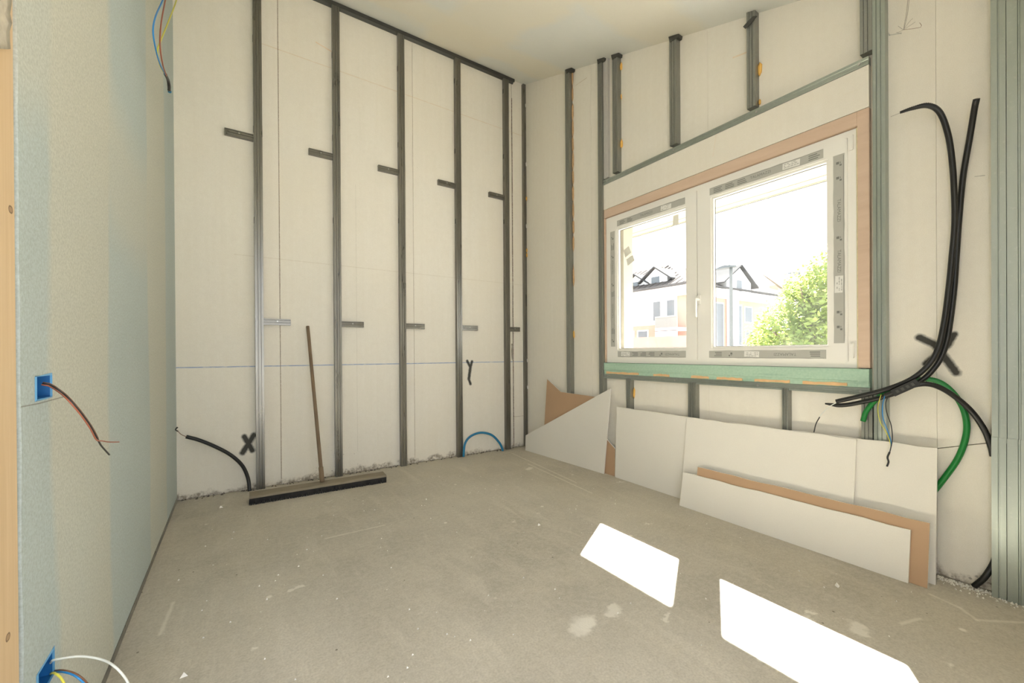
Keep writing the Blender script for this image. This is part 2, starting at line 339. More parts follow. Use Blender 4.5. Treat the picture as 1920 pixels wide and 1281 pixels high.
WY0, WY1, WZ0, WZ1 = .86, 2.735, 1.018, 2.356      # window frame, outer size
g = G()
def ring(g, x0, x1, o, i):                        # wall slab with an opening; o, i = (ya, yb, za, zb)
    g.box((x0, o[0], o[2]), (x1, i[0], o[3])); g.box((x0, i[1], o[2]), (x1, o[1], o[3])); g.box((x0, i[0], o[2]), (x1, i[1], i[2])); g.box((x0, i[0], i[3]), (x1, i[1], o[3])); return g
ring(g, XR+.02, 2.965, (-.35, YB+.02, -3, 4.5), (WY0-.03, WY1+.03, WZ0-.02, WZ1+.03))
wr = struct(g.build('wall_right', M['masonry'], keep=True))
ring(G(), 2.966, 3.09, (-.35, YB+.2, -3, 4.5), (.97, 2.60, 1.105, 2.288)).build('outer_render', M['render'], wr, keep=True)
def rboard(poly): G().prism([(XR, a, b) for a, b in poly], (.02, 0, 0)).build('wall_board', M['board_right'], wr, keep=True)
top = lambda a, b: [(b, zc(b)), (a, zc(a))]
rboard([(-.35, .004), (.5475, .004), (.5475, .626), (.36, .690), (.2, .72), (-.35, .72)])
rboard([(-.35, .724), (.2, .724), (.36, .694), (.5475, .630)] + top(-.35, .5475))
rboard([(.5485, .004), (1.7395, .004), (1.7395, .93), (.80, .93), (.80, 2.43), (1.7395, 2.43)] + top(.5485, 1.7395))
rboard([(1.7405, .004), (2.938, .004)] + [(2.938, zc(2.938)), (1.7405, zc(1.7405)), (1.7405, 2.43), (2.79, 2.43), (2.79, .93), (1.7405, .93)])
rboard([(2.9395, .004), (YB, .004)] + top(2.9395, YB))

struct(G().prism([(-1.75, -.35, 0), (-1.75, YB, 0), (-1.75, YB, zc(YB)), (-1.75, -.35, zc(-.35))], (.1, 0, 0)).build('added_wall_side', M['board_back'], keep=True))   # unseen wall beyond the partition, added to close off and reflect light
struct(box('added_wall_behind', (1.1, -.45, 0), (2.9, -.35, zc(-.45)), M['board_right'], keep=True))                     # unseen wall, added to cut light from the assumed terrace opening
# partition with its bottom track and timber end post
XL = -.378
zz = [(.016 + 4.2*k/70) for k in range(71)]
pl = [(XL, YB, .016)] + [(XL, 1.305+.008*noise.noise((3, 0, q*5))+.004*noise.noise((1, 0, q*31)), min(q, zc(1.3))) for q in zz if q <= zc(1.3)] + [(XL, 1.305, zc(1.3)), (XL, YB, zc(YB))]
wl = struct(G().prism(pl, (-.0125, 0, 0)).build('wall_left', M['plasterboard'], keep=True))
def cut(o, a, b):                                  # cut a box-shaped hole into a mesh, applied at once
    c = box('cutter', a, b, M['masonry'], keep=True); m = o.modifiers.new('hole', 'BOOLEAN'); m.operation = 'DIFFERENCE'; m.object = c; m.solver = 'EXACT'
    dg = bpy.context.evaluated_depsgraph_get(); me = bpy.data.meshes.new_from_object(o.evaluated_get(dg)); o.modifiers.clear(); old = o.data; o.data = me; bpy.data.meshes.remove(old); cm = c.data; bpy.data.objects.remove(c); bpy.data.meshes.remove(cm)
BOX1, BOX2 = (1.379, 1.486, 1.013, 1.077), (1.372, 1.484, .330, .403)
for b_ in (BOX1, BOX2): cut(wl, (-.42, b_[0]+.004, b_[2]+.004), (-.35, b_[1]-.004, b_[3]-.004))
box('partition_core', (-.49, 1.36, .03), (-.437, YB, zc(1.36)), M['masonry'], wl, keep=True)
tr_ = box('floor_track', (-.48, 1.32, 0), (XL+.002, YB, .03), M['steel'], keep=True); tag(tr_, 'thin grey steel floor track along the foot of the blue-green partition', 'track')
po = box('timber_post', (-.49, 1.17, 0), (XL-.002, 1.291, zc(1.17)-.003), M['timber']); tag(po, 'knotty pale timber post at the open end of the blue-green partition', 'post')
# crumpled plastic scrap stapled to the post
v_, f_ = [], []
for i in range(9):
    for j in range(5):
        p = at(-14+j*8.5, -40+i*16.5, x=-.373); v_.append(p+Vector((.006*noise.noise((i*.9, j*1.3, 2)), .003*noise.noise((i, j, 7)), .004*noise.noise((j, i, 5)))))
f_ = [(i*5+j, i*5+j+1, i*5+j+6, i*5+j+5) for i in range(8) for j in range(4)]
o = mk('plastic_scrap', v_, f_, M['plastic_sheet'], smooth=True); sm = o.modifiers.new('thick', 'SOLIDIFY'); sm.thickness = .001
tag(o, 'crumpled translucent plastic scrap on the timber post, at the top left', 'plastic')

# ------------------------------------------------------------------ steel studs
def section(w, p):
    return [(0, 0), (0, p), (.27*w, p), (.30*w, p-.004), (.36*w, p-.004), (.39*w, p), (.61*w, p), (.64*w, p-.004), (.70*w, p-.004), (.73*w, p), (w, p), (w, 0)]
def stud_back(x0, z0, z1, mat, parent, name='channel', w=.06, p=.045, ywall=YB-.0015):
    return G().prism([(x0+a, ywall-b, z0) for a, b in section(w, p)], (0, 0, z1-z0)).build(name, mat, parent)
def stud_right(ya, w, z0, z1, mat, parent, name='channel', p=.05, xwall=XR):   # ya = far (larger y) edge; z1 None = ceiling
    g = G(); sec = section(w, p); n_ = len(sec)
    lo = [Vector((xwall-b, ya-a, z0)) for a, b in sec]; hi = [Vector((xwall-b, ya-a, (zc(ya-a) if z1 is None else z1)-.002)) for a, b in sec]
    g.add(lo+hi, [tuple(range(n_))[::-1], tuple(range(n_, 2*n_))]+[(i, (i+1) % n_, (i+1) % n_+n_, i+n_) for i in range(n_)])
    return g.build(name, mat, parent)
def blob(name, c, r, mat, parent, seed=0, sub=2):
    bm = bmesh.new(); bmesh.ops.create_icosphere(bm, subdivisions=sub, radius=1)
    v = [Vector(c)+Vector((q.co.x*r[0], q.co.y*r[1], q.co.z*r[2]))*(1+.45*noise.noise(q.co*1.7+Vector((seed, seed*.7, 0)))) for q in bm.verts]
    bm.verts.index_update(); f = [tuple(x.index for x in q.verts) for q in bm.faces]; bm.free()
    return mk(name, v, f, mat, parent, smooth=True)
def bracket(x0, x1, z0, z1, parent, screw=True):   # short offcut of channel fixed flat to the wall
    h = z1-z0; y = YB-.0015; d = .030
    sec = [(0, 0), (-d, 0), (-d, .30*h), (-d+.004, .34*h), (-d+.004, .46*h), (-d, .50*h), (-d, .74*h), (-d+.003, .78*h), (-d+.003, .84*h), (-d, .88*h), (-d, h), (0, h)]
    b = G().prism([(x0, y+a, z0+c) for a, c in sec], (x1-x0, 0, 0)).build('bracket', M['steel'], parent)
    if screw:
        cx = (x0+x1)/2
        mk('screw', [(cx+.006*math.cos(t), y-d-.004*k, z0+h*.62+.006*math.sin(t)) for k in (0, 1) for t in [i*math.pi/4 for i in range(8)]],
           [tuple(range(8, 16))]+[(i, (i+1) % 8, (i+1) % 8+8, i+8) for i in range(8)], M['screw'], b)
order = ['first', 'second', 'third', 'fourth', 'fifth']
for i, xr in enumerate((.198, .808, 1.412, 2.03, 2.647)):
    t = empty('metal_stud', (xr-.03, YB-.02, 0), order[i]+' grey steel stud of the back wall, counted from the blue-green partition', 'stud', 'steel studs of the back wall')
    zj = 2.62+.1*math.sin(i*2.1)
    stud_back(xr-.06, 0, zj, M['steel'], t); stud_back(xr-.0605, zj-.06, zc(YB-.045)-.002, M['steel'], t, w=.061, p=.0458)
    bracket(xr-.06-.198, xr-.062, 2.876, 2.928, t); bracket(xr+.001, xr+.2 if i < 4 else xr+.15, 1.362, 1.414, t)
    for k in range(3): box('slot', (xr-.0625, YB-.030, 2.2+k*.75+.1*i), (xr-.0603, YB-.010, 2.25+k*.75+.1*i), M['dark_steel'], t)
tk = G().prism([(-1.2, YB-.048, zc(YB-.048)-.001), (-1.2, YB-.001, zc(YB)-.001), (-1.2, YB-.001, zc(YB)-.055), (-1.2, YB-.006, zc(YB)-.055), (-1.2, YB-.042, zc(YB)-.030), (-1.2, YB-.048, zc(YB)-.055)], (3.93, 0, 0))
tag(tk.build('ceiling_track', M['dark_steel']), 'dark steel track running along the top of the back wall under the ceiling', 'track')
t = empty('corner_stud', (XR-.03, YB-.02, 0), 'narrow steel stud in the corner between back wall and window wall', 'stud')
stud_back(XR-.042, 0, zc(YB-.04)-.002, M['steel'], t, w=.038, p=.035)
for k, (zv, c_) in enumerate(((4.05, 'gypsum'), (3.35, 'gypsum'), (2.95, 'foam'), (2.62, 'gypsum'), (2.33, 'foam'), (2.27, 'foam'), (1.02, 'gypsum'), (.70, 'gypsum'))):
    blob('foam_bead', (XR-.006, YB-.042, zv), (.010, .010, .030), M[c_], t, k, 1)

def rstud(ya, wd, z0, z1, label, mat='steel_mid', p=.05, foam=(), xw=XR):
    t = empty('metal_stud', (XR-.025, ya-wd/2, z0), label, 'stud', 'steel studs of the window wall')
    stud_right(ya, wd, z0, z1, M[mat], t, p=p, xwall=xw)
    for k, (zv, r) in enumerate(foam): blob('foam_bead', (XR-.008, ya-wd-.008, zv), r, M['foam' if r[2] < .06 else 'foam_brown'], t, k+ya*9, 1)
    return t
def yr(px, py=300, xf=XR-.05): return at(px, py, x=xf).y
t1 = rstud(yr(1060), .06, 0, None, 'full height steel stud with orange foam strip, nearest the room corner on the window wall',
          foam=[(3.93-.17*k, (.010, .012, .10)) for k in range(11)]+[(1.3, (.01, .01, .05)), (1.9, (.01, .01, .12))])
t2 = rstud(yr(1121), yr(1121)-yr(1131, 345, 2.862)-.002, 0, None, 'full height steel stud touching the left edge of the window lining')
rstud(yr(1131, 345, 2.862)-.001, .052, 2.73, None, 'pale thin steel stud squeezed beside the full height stud left of the window', mat='pale_zinc', p=.030)
t4 = rstud(yr(1148, 200), .06, 2.73, None, 'short steel stud with orange foam dabs above the header, leftmost over the window', foam=[(3.67, (.012, .012, .04)), (2.98, (.014, .014, .045)), (3.4, (.006, .006, .03))])
t5 = rstud(yr(1255, 150), .062, 2.73, None, 'short grooved steel stud above the middle of the window header')
t6 = rstud(yr(1400, 150), .055, 2.73, None, 'short steel stud with torn black strap above the right part of the window header', foam=[(2.98, (.012, .014, .045)), (2.76, (.008, .008, .02))])
rstud(yr(1612, 50), .052, 2.73, None, 'short steel stud above the right end of the header, beside the tall jamb stud')
rstud(yr(1637, 400), .052, 0, None, 'tall pale steel jamb stud right of the window, running floor to ceiling', mat='steel_bright', p=.052)
rstud(yr(1174, 750), .045, .02, .885, 'short steel stud below the left end of the window sill', foam=[(.76, (.01, .01, .05))])
rstud(yr(1290, 760), .062, .02, .885, 'short grooved steel stud below the middle of the window sill')
rstud(yr(1466, 760), .035, .02, .885, 'narrow short steel stud below the right half of the window sill')
rstud(yr(1615, 800), .048, .02, .885, 'short steel stud below the right end of the sill, beside the jamb stud')
# strap at a stud top
g = G(); a, b, c_ = at(1412, 30, x=2.845), at(1404, 45, x=2.84), at(1394, 52, x=2.838)
g.prism([a, at(1420, 30, x=2.845), at(1408, 44, x=2.84), at(1397, 54, x=2.838), at(1393, 50, x=2.838), at(1402, 40, x=2.84)], (.003, 0, 0))
g.build('torn_strap', M['dark_steel'], t6)
for k, px in enumerate((1265, 1155, 1068, 1128)):
    q = at(px, 76 if px == 1265 else 108 if px == 1155 else 134 if px == 1068 else 115, x=2.86)
    yq = q.y; G().prism([(2.845, yq+.045, zc(yq+.045)-.003), (2.845, yq-.045, zc(yq-.045)-.003), (2.845, yq-.040, zc(yq-.04)-.028), (2.845, yq+.035, zc(yq)-.035)], (.05, 0, 0)).build('top_clip', M['dark_steel'], (t5, t4, t1, t2)[k])
# rails of the window opening
YA, YZ = yr(1131, 345, 2.862), .800
def rail(name, z0, z1, label):
    sec = [(.0, 0), (-.038, 0), (-.038, .3*(z1-z0)), (-.035, .36*(z1-z0)), (-.035, .62*(z1-z0)), (-.038, .68*(z1-z0)), (-.038, z1-z0), (0, z1-z0)]
    t = empty(name, (XR-.02, (YA+YZ)/2, z0), label, 'rail')
    G().prism([(XR+a, YZ, z0+b) for a, b in sec], (0, YA-YZ, 0)).build('channel', M['steel_bright'], t)
    for yy_ in (.84, 1.38, 2.0, 2.7):
        v = [(XR-.038-.004*k, yy_+.007*math.cos(q), (z0+z1)/2+.007*math.sin(q)) for k in (0, 1) for q in [i*math.pi/4 for i in range(8)]]
        mk('screw', v, [tuple(range(8, 16))]+[(i, (i+1) % 8, (i+1) % 8+8, i+8) for i in range(8)], M['screw'], t)
rail('header_rail', 2.668, 2.712, 'grey steel rail running above the white header board over the window')
rail('sill_rail', .872, .912, 'grey steel rail under the green chipboard sill strip')
hb = box('header_board', (2.866, YZ, 2.440), (XR+.02, YA, 2.667), M['header_board'], keep=True); tag(hb, 'white board strip between the steel header rail and the window lining', 'board')

# twin post of channels at the right edge
def post_channel(ya, wd, z0, z1, p, t, nm):
    sec = [(0, 0), (0, p), (.44*wd, p), (.47*wd, p-.004), (.53*wd, p-.004), (.56*wd, p), (wd, p), (wd, 0)]; n_ = len(sec)
    lo = [Vector((XR-.0015-b, ya-a, z0)) for a, b in sec]; hi = [Vector((XR-.0015-b, ya-a, (zc(ya-a) if z1 is None else z1)-.002)) for a, b in sec]
    G().add(lo+hi, [tuple(range(n_))[::-1], tuple(range(n_, 2*n_))]+[(i, (i+1) % n_, (i+1) % n_+n_, i+n_) for i in range(n_)]).build(nm, M['steel_bright'], t)
def post(ya, wd, label):
    t = empty('steel_post', (2.875, ya-wd/2, 0), label, 'post', 'steel posts at the right edge')
    post_channel(ya, wd, .70, None, .052, t, 'upper_channel'); post_channel(ya+.0012, wd, 0, .725, .055, t, 'lower_channel')
post(.362, .044, 'ribbed steel post at the right edge, left one of the pair')
post(.316, .070, 'ribbed steel post at the right edge, right one cut by the picture border')

# ------------------------------------------------------------------ window
wn = empty('window_1', (2.92, (WY0+WY1)/2, WZ0), None, None, None, 'structure')
def frame_ring(x0, x1, o, i):                     # mitred ring: outer o, inner i = (y0,y1,z0,z1)
    O = [(o[0], o[2]), (o[1], o[2]), (o[1], o[3]), (o[0], o[3])]; I = [(i[0], i[2]), (i[1], i[2]), (i[1], i[3]), (i[0], i[3])]
    v = [(x, a, b) for x in (x0, x1) for q in (O, I) for a, b in q]; f = []
    for k in range(4):
        l = (k+1) % 4
        f += [(k, l, 4+l, 4+k), (8+k, 12+k, 12+l, 8+l), (k, 8+k, 8+l, l), (4+k, 4+l, 12+l, 12+k)]
    return v, f
v, f = frame_ring(2.884, 2.960, (WY0, WY1, WZ0, WZ1), (WY0+.06, WY1-.06, WZ0+.06, WZ1-.06)); mk('outer_frame', v, f, M['pvc'], wn, bevel=.002)
box('mullion', (2.905, 1.785, WZ0+.055), (2.955, 1.845, WZ1-.055), M['pvc'], wn)
def sash(o, i):
    v, f = frame_ring(2.872, 2.915, o, i); s_ = mk('sash', v, f, M['pvc'], wn, bevel=.003)
    v, f = frame_ring(2.880, 2.9045, (i[0]-.001, i[1]+.001, i[2]-.001, i[3]+.001), (i[0]+.012, i[1]-.012, i[2]+.012, i[3]-.012)); mk('glazing_bead', v, f, M['pvc'], s_, bevel=.002)
    v, f = frame_ring(2.9035, 2.9048, (i[0]+.010, i[1]-.010, i[2]+.010, i[3]-.010), (i[0]+.015, i[1]-.015, i[2]+.015, i[3]-.015)); mk('seal', v, f, M['gasket'], s_)
    mk('pane', [(2.905, a, b) for a, b in ((i[0]+.004, i[2]+.004), (i[1]-.004, i[2]+.004), (i[1]-.004, i[3]-.004), (i[0]+.004, i[3]-.004))], [(0, 1, 2, 3)], M['glass'], s_)
    return s_
GL, GR = (1.900, 2.592, 1.136, 2.226), (.988, 1.702, 1.139, 2.229)
sl = sash((1.8175, 2.695, 1.052, 2.318), GL); sr = sash((.900, 1.8135, 1.052, 2.318), GR)
h = tube('handle', [(2.862, 1.797, 1.50), (2.835, 1.797, 1.503), (2.826, 1.797, 1.49), (2.826, 1.797, 1.37)], .010, M['pvc'], sr, sides=10, step=.006)
box('handle_plate', (2.862, 1.783, 1.468), (2.873, 1.811, 1.535), M['pvc'], sr, bevel=.003)
for zv in (1.075, 2.24): box('hinge', (2.868, .872, zv), (2.886, .896, zv+.085), M['pvc'], wn, bevel=.003)

def text_mesh(body, size):
    cu = bpy.data.curves.new('lettering', 'FONT'); cu.body = body; cu.size = size; cu.align_x = 'CENTER'; cu.align_y = 'CENTER'
    ob = bpy.data.objects.new('tmp', cu); COL.objects.link(ob); dg = bpy.context.evaluated_depsgraph_get()
    me = bpy.data.meshes.new_from_object(ob.evaluated_get(dg)); bpy.data.objects.remove(ob); bpy.data.curves.remove(cu)
    v = [q.co.copy() for q in me.vertices]; f = [tuple(p.vertices) for p in me.polygons]; bpy.data.meshes.remove(me); return v, f
TV, TF = text_mesh('TALAMAZZI', .024)
def film(cy, cz, L, rot, wd=.052, labels=(), texts=(0,), seed=1):
    """protective film strip on a sash face; local u runs along the strip, v across; rot turns it in the window plane"""
    rnd = random.Random(seed); ca, sa = math.cos(rot), math.sin(rot)
    P = lambda u, v, x: Vector((x, cy-(u*ca-v*sa), cz+(u*sa+v*ca)))
    xs = 2.8712
    nseg = 24; pl = [P(-L/2+L*k/nseg, -wd/2+.0015*rnd.uniform(-1, 1), xs) for k in range(nseg+1)] + [P(L/2-L*k/nseg, wd/2+.0015*rnd.uniform(-1, 1), xs) for k in range(nseg+1)]
    fm = G().prism(pl, (-.0006, 0, 0)).build('film_strip', M['film'], wn)
    for u in texts: mk('lettering', [P(u+p.x, p.y, xs-.0011) for p in TV], TF, M['print'], fm)
    g = G()
    def bar(u0, u1, v0, v1): g.prism([P(u0, v0, xs-.0007), P(u1, v0, xs-.0007), P(u1, v1, xs-.0007), P(u0, v1, xs-.0007)], (-.0002, 0, 0))
    u = -L/2+.03
    while u < L/2-.06:
        if all(abs(u+.03-q) > .10 for q in list(texts)+list(labels)):
            if rnd.random() < .65:
                for k in range(3): bar(u, u+rnd.uniform(.04, .065), -.016+k*.012, -.016+k*.012+.0055)
            else:
                bar(u+.01, u+.024, -.012, .002); bar(u+.026, u+.036, .004, .014); bar(u+.012, u+.022, .006, .009)
        u += .085
    bar(-L/2+.01, L/2-.01, wd/2-.0045, wd/2-.003)
    g.build('print_mark', M['print'], fm)
    for q in labels:
        lb = G().prism([P(q-.048, -.018, xs-.0009), P(q+.048, -.022, xs-.0009), P(q+.050, .016, xs-.0009), P(q-.046, .020, xs-.0009)], (-.0006, 0, 0)).build('paper_label', M['label'], fm)
        g = G()
        for r in range(3):
            u = -.040
            while u < .034:
                l = rnd.uniform(.004, .016); v0 = -.012+r*.0105
                if rnd.random() < .75: g.prism([P(q+u, v0, xs-.0016), P(q+u+l, v0, xs-.0016), P(q+u+l, v0+.005, xs-.0016), P(q+u, v0+.005, xs-.0016)], (-.0002, 0, 0))
                u += l+.004
        g.build('label_print', M['film'], fm)
film(1.362, 2.272, .70, 0, labels=(.18,), texts=(-.0,), seed=2)
film(.938, 1.697, 1.075, -math.pi/2, labels=(.20,), texts=(-.22, .07), seed=3)
film(1.362, 1.096, .72, math.pi, labels=(.06,), texts=(-.14,), seed=4)
film(2.25, 2.272, .68, 0, labels=(.17,), texts=(-.02,), seed=5)
film(2.645, 1.690, 1.05, math.pi/2, labels=(), texts=(-.2, .2), seed=6)
film(2.25, 1.096, .68, math.pi, labels=(.25,), texts=(-.22,), seed=7)
# stickers on the left pane
for k, ((px, py), wd, hg, an) in enumerate((((1267, 413), .052, .085, -.05), ((1176, 472), .075, .075, .35), ((1182, 488), .085, .065, .30))):
    c0 = at(px, py, x=2.903-.0006*k); ca, sa = math.cos(an), math.sin(an)
    P = [c0+Vector((0, -(u*ca-v*sa), u*sa+v*ca)) for u, v in ((-wd/2, -hg/2), (wd/2, -hg/2+.006), (wd/2-.004, hg/2), (-wd/2+.003, hg/2-.004))]
    st = G().prism(P, (-.0004, 0, 0)).build('glass_sticker', M['sticker'], sl)
# lining around the window: timber, foam, green sill strip
def lining(name, a, b, mat, label, cat='lining'): o = box(name, a, b, M[mat], keep=True, bevel=.002); return tag(o, label, cat)
lining('timber_lining', (2.868, WY0-.060, 1.02), (2.945, WY0-.008, 2.438), 'mdf', 'upright bare timber strip right of the window frame')
lining('timber_lining', (2.868, WY0-.008, WZ1+.004), (2.945, YA, 2.438), 'mdf', 'long bare timber strip along the top of the window frame')
lining('timber_lining', (2.868, WY1+.004, 1.02), (2.945, YA, WZ1+.002), 'mdf', 'thin bare timber strip left of the window frame')
g = G()
for k in range(46):
    zq = 1.03+1.31*k/45; r = .004+.004*random.random()
    g.prism([(2.878, WY0-.001, zq-.016), (2.878-.003*random.random(), WY0-.008-r*.4, zq-.016), (2.876, WY0-.009, zq+.014), (2.878, WY0-.001, zq+.014)], (.03, 0, 0))
o = g.build('foam_joint', M['foam_pale']); tag(o, 'pale crusty foam joint between window frame and right timber strip', 'foam')
gs = empty('sill_strip', (2.885, (YA+YZ)/2, .912), 'green chipboard strip under the window with broken orange lower edge', 'sill')
G().prism([(2.862, YZ, .935), (2.862, YZ, .948), (2.857, YZ, .950), (2.857, YZ, 1.016), (2.935, YZ, 1.016), (2.935, YZ, .913), (2.866, YZ, .913)], (0, YA-YZ, 0)).build('face_board', M['green'], gs)
box('end_block', (2.853, YZ+.001, .916), (2.857, YZ+.05, 1.014), M['green'], gs)
for a, b in ((.90, 1.12), (1.19, 1.40), (1.48, 1.66), (1.72, 1.86), (2.05, 2.2), (2.35, 2.72)):
    pl = [(2.859, a+(b-a)*k/10, .915+.004*random.random()) for k in range(11)]+[(2.859, b-(b-a)*k/10, .932+.006*random.random()) for k in range(11)]
    G().prism(pl, (.006, 0, 0)).build('split_edge', M['rawwood'], gs)
# outside: soffit over the window, outer sill
so = empty('soffit', (3.23, 1.75, 2.288), 'cream soffit boards outside above the window', 'soffit')
for k, (a, b, zo) in enumerate(((3.091, 3.20, 0), (3.203, 3.285, .002), (3.288, 3.372, .0))): box('soffit_board', (a, -.5, 2.288+zo), (b, 4.2, 2.33), M['soffit'], so)
box('fascia', (3.372, -.5, 2.284), (3.385, 4.2, 2.52), M['soffit'], so)
box('drip_edge', (3.3855, -.5, 2.279), (3.392, 4.2, 2.289), M['print'], so)
lining('outer_sill', (2.961, .975, 1.085), (3.14, 2.595, 1.107), 'pvc', 'white outer window sill seen through the glass', 'sill')

# ------------------------------------------------------------------ plasterboard offcuts leaning on the window wall
def sheet(label, p1, p2, p3, px=None, yz=None, face='paper', t=.0125):
    p1, p2, p3 = map(Vector, (p1, p2, p3)); n_ = (p2-p1).cross(p3-p1).normalized()
    if n_.x > 0: n_ = -n_                         # n_ points into the room
    if px: poly = [on_plane(a, b, p1, n_) for a, b in px]
    else: poly = [Vector((p1.x-(n_.y*(a-p1.y)+n_.z*(b-p1.z))/n_.x, a, b)) for a, b in yz]
    lo = min(q.z for q in poly)
    c0 = sum(poly, Vector())/len(poly); c0.z = max(0, lo)
    r = empty('plasterboard_offcut', c0, label, 'plasterboard', 'plasterboard offcuts leaning under the window')
    G().prism([q-n_*.0006 for q in poly], -n_*(t-.0006)).build('gypsum_core', M['gypsum'], r)
    G().prism(poly, -n_*.0006).build('paper_face', M[face], r)
def rough(a, b, n_=14, j=.003, seed=1):
    rr = random.Random(seed); return [(a[0]+(b[0]-a[0])*k/n_, a[1]+(b[1]-a[1])*k/n_+(rr.uniform(-j, j) if 0 < k < n_ else 0)) for k in range(n_+1)]
sheet('frontmost long narrow white plasterboard strip on the floor', (2.672, 1.8, .001), (2.672, .6, .001), (2.700, .6, .245), yz=[(1.836, .001), (.606, .001)]+rough((.603, .250), (1.822, .241)))
sheet('long brown-faced plasterboard strip just behind the front white strip', (2.688, 1.8, .001), (2.688, .6, .001), (2.722, .6, .30), yz=[(1.73, .001), (.542, .001)]+rough((.540, .300), (1.722, .297)), face='kraft')
sheet('wide white plasterboard rectangle behind the brown strip, below the window middle', (2.735, 1.8, .001), (2.735, .6, .001), (2.815, .6, .63), yz=[(1.868, .001), (.846, .001)]+rough((.846, .632), (1.866, .624), j=.004))
sheet('rightmost white plasterboard rectangle under the dangling conduits', (2.758, 1.8, .001), (2.758, .6, .001), (2.832, .6, .635), yz=[(1.55, .001), (.529, .001)]+rough((.535, .640), (1.55, .628), j=.004))
sheet('white plasterboard rectangle below the left half of the window, right of the slanted piece', (2.806, 2.5, .001), (2.800, 1.9, .001), (2.829, 1.9, .625), yz=[(2.572, .001), (1.75, .001), (1.75, .624)]+rough((1.9, .624), (2.575, .626), j=.002))
sheet('white plasterboard offcut with a steeply slanted top edge near the room corner', (2.745, 3.86, .001), (2.800, 2.69, .001), (2.832, 2.66, .78), px=[(985, 844.5), (1131.6, 890.3), (1144.7, 728.5), (985.5, 816.6)])
sheet('brown-faced pointed plasterboard offcut standing behind the slanted white piece', (2.79, 3.6, .001), (2.815, 2.75, .001), (2.832, 3.55, .82), yz=[(3.60, .001), (2.80, .001), (2.80, .690), (3.335, .70), (3.565, .825)], face='kraft')
sheet('low brown plasterboard scrap in the gap between two white pieces', (2.823, 2.8, .001), (2.823, 2.5, .001), (2.831, 2.6, .32), yz=[(2.79, .001), (2.59, .001), (2.59, .245), (2.705, .322), (2.79, .335)], face='kraft')

# ------------------------------------------------------------------ broom
br = empty('push_broom', (.58, 3.68, 0), 'wide dusty push broom leaning on the back wall with black bristles', 'broom')
Lb, Rb = Vector((.078, 3.632, 0)), Vector((1.082, 3.60, 0)); ax = (Rb-Lb).normalized(); ay = Vector((-ax.y, ax.x, 0)); wb_ = (Rb-Lb).length
bp = lambda u, v, z: Lb+ax*u+ay*v+Vector((0, 0, z))
G().prism([bp(0, .004, .044), bp(0, 0, .047), bp(0, .002, .060), bp(0, .010, .064), bp(0, .118, .066), bp(0, .124, .060), bp(0, .124, .044)], ax*wb_).build('wooden_head', M['broom_wood'], br)
g = G()
for k in range(260):
    u = wb_*(k+.5)/260
    for v in (.006, .03, .06, .09, .118):
        j, q = random.uniform(-.004, .004), random.uniform(-.006, .006)
        b_ = [bp(u-.0022, v-.004, .046), bp(u+.0022, v-.004, .046), bp(u+.0022, v+.004, .046), bp(u-.0022, v+.004, .046)]
        t_ = [bp(u-.002+j, v-.003+q-(.006 if v < .01 else 0), .0005), bp(u+.002+j, v-.003+q-(.006 if v < .01 else 0), .0005), bp(u+.002+j, v+.004+q, .0005), bp(u-.002+j, v+.004+q, .0005)]
        g.add(b_+t_, [(0, 1, 5, 4), (1, 2, 6, 5), (2, 3, 7, 6), (3, 0, 4, 7), (4, 5, 6, 7)])
o = g.build('bristles', M['bristle'], br); o['kind'] = 'stuff'
hb_ = at(603, 891, y=3.69); ht = at(577, 612, y=4.035)
d_ = (ht-hb_).normalized()
tube('socket', [hb_-d_*.055, hb_+d_*.07], .019, M['handle'], br, sides=10, step=.03)
tube('handle', [hb_-d_*.05, hb_+d_*.6, ht], lambda t: .0155-.002*t, M['handle'], br, sides=10, step=.05)

# ------------------------------------------------------------------ conduits and wires, window wall
def thing_tube(name, label, cat, pts, r, mat, corr=0, sides=10, step=.012, extra=()):
    P = pts; t = empty(name, (P[0].x, P[0].y, min(p.z for p in P)), label, cat)
    tube('hose' if corr else 'sheath', P, r, M[mat], t, sides=sides, step=step, corr=corr)
    for nm, q, rr, mm in extra: tube(nm, q, rr, M[mm], t, sides=6, step=.01)
    return t
c1 = pts_x([(1688, 211, 2.79), (1712, 203, 2.79), (1740, 198, 2.81), (1762, 211, 2.835), (1777, 250, 2.852), (1785, 300, 2.858), (1789, 360, 2.858), (1790, 420, 2.858), (1785, 480, 2.855), (1779, 540, 2.85), (1771, 600, 2.84), (1760, 650, 2.82),
            (1743, 682, 2.80), (1712, 709, 2.785), (1668, 728, 2.775), (1620, 741, 2.77), (1568, 753, 2.765)])
thing_tube('corrugated_conduit', 'black corrugated conduit whose upper end curls over to the left', 'conduit', c1, lambda t: .0125 if t > .05 else .007+.11*t, 'conduit', corr=.0016, step=.0035,
           extra=[('wire', pts_x([(1575, 752, 2.766), (1556, 762, 2.763), (1542, 775, 2.76), (1537, 782, 2.76)]), .0022, 'wire_white'), ('wire_tip', pts_x([(1537, 782, 2.76), (1530, 795, 2.76), (1526, 811, 2.76)]), .0028, 'wire_black'),
                  ('wire_tip', pts_x([(1692, 210, 2.79), (1670, 219, 2.785)]), .0012, 'wire_grey')])
c2 = pts_x([(1831, 186, 2.80), (1827, 205, 2.825), (1818, 260, 2.87), (1806, 330, 2.885), (1799, 400, 2.885), (1794, 470, 2.885), (1789, 540, 2.88), (1782, 600, 2.865), (1773, 648, 2.848), (1755, 686, 2.828), (1724, 716, 2.812),
            (1680, 737, 2.803), (1630, 751, 2.80), (1580, 760, 2.79), (1547, 757, 2.785)])
thing_tube('corrugated_conduit', 'black corrugated conduit with straight upper end beside the curled one', 'conduit', c2, lambda t: .0125 if t < .97 else .0125-.25*(t-.97), 'conduit', corr=.0016, step=.0035)
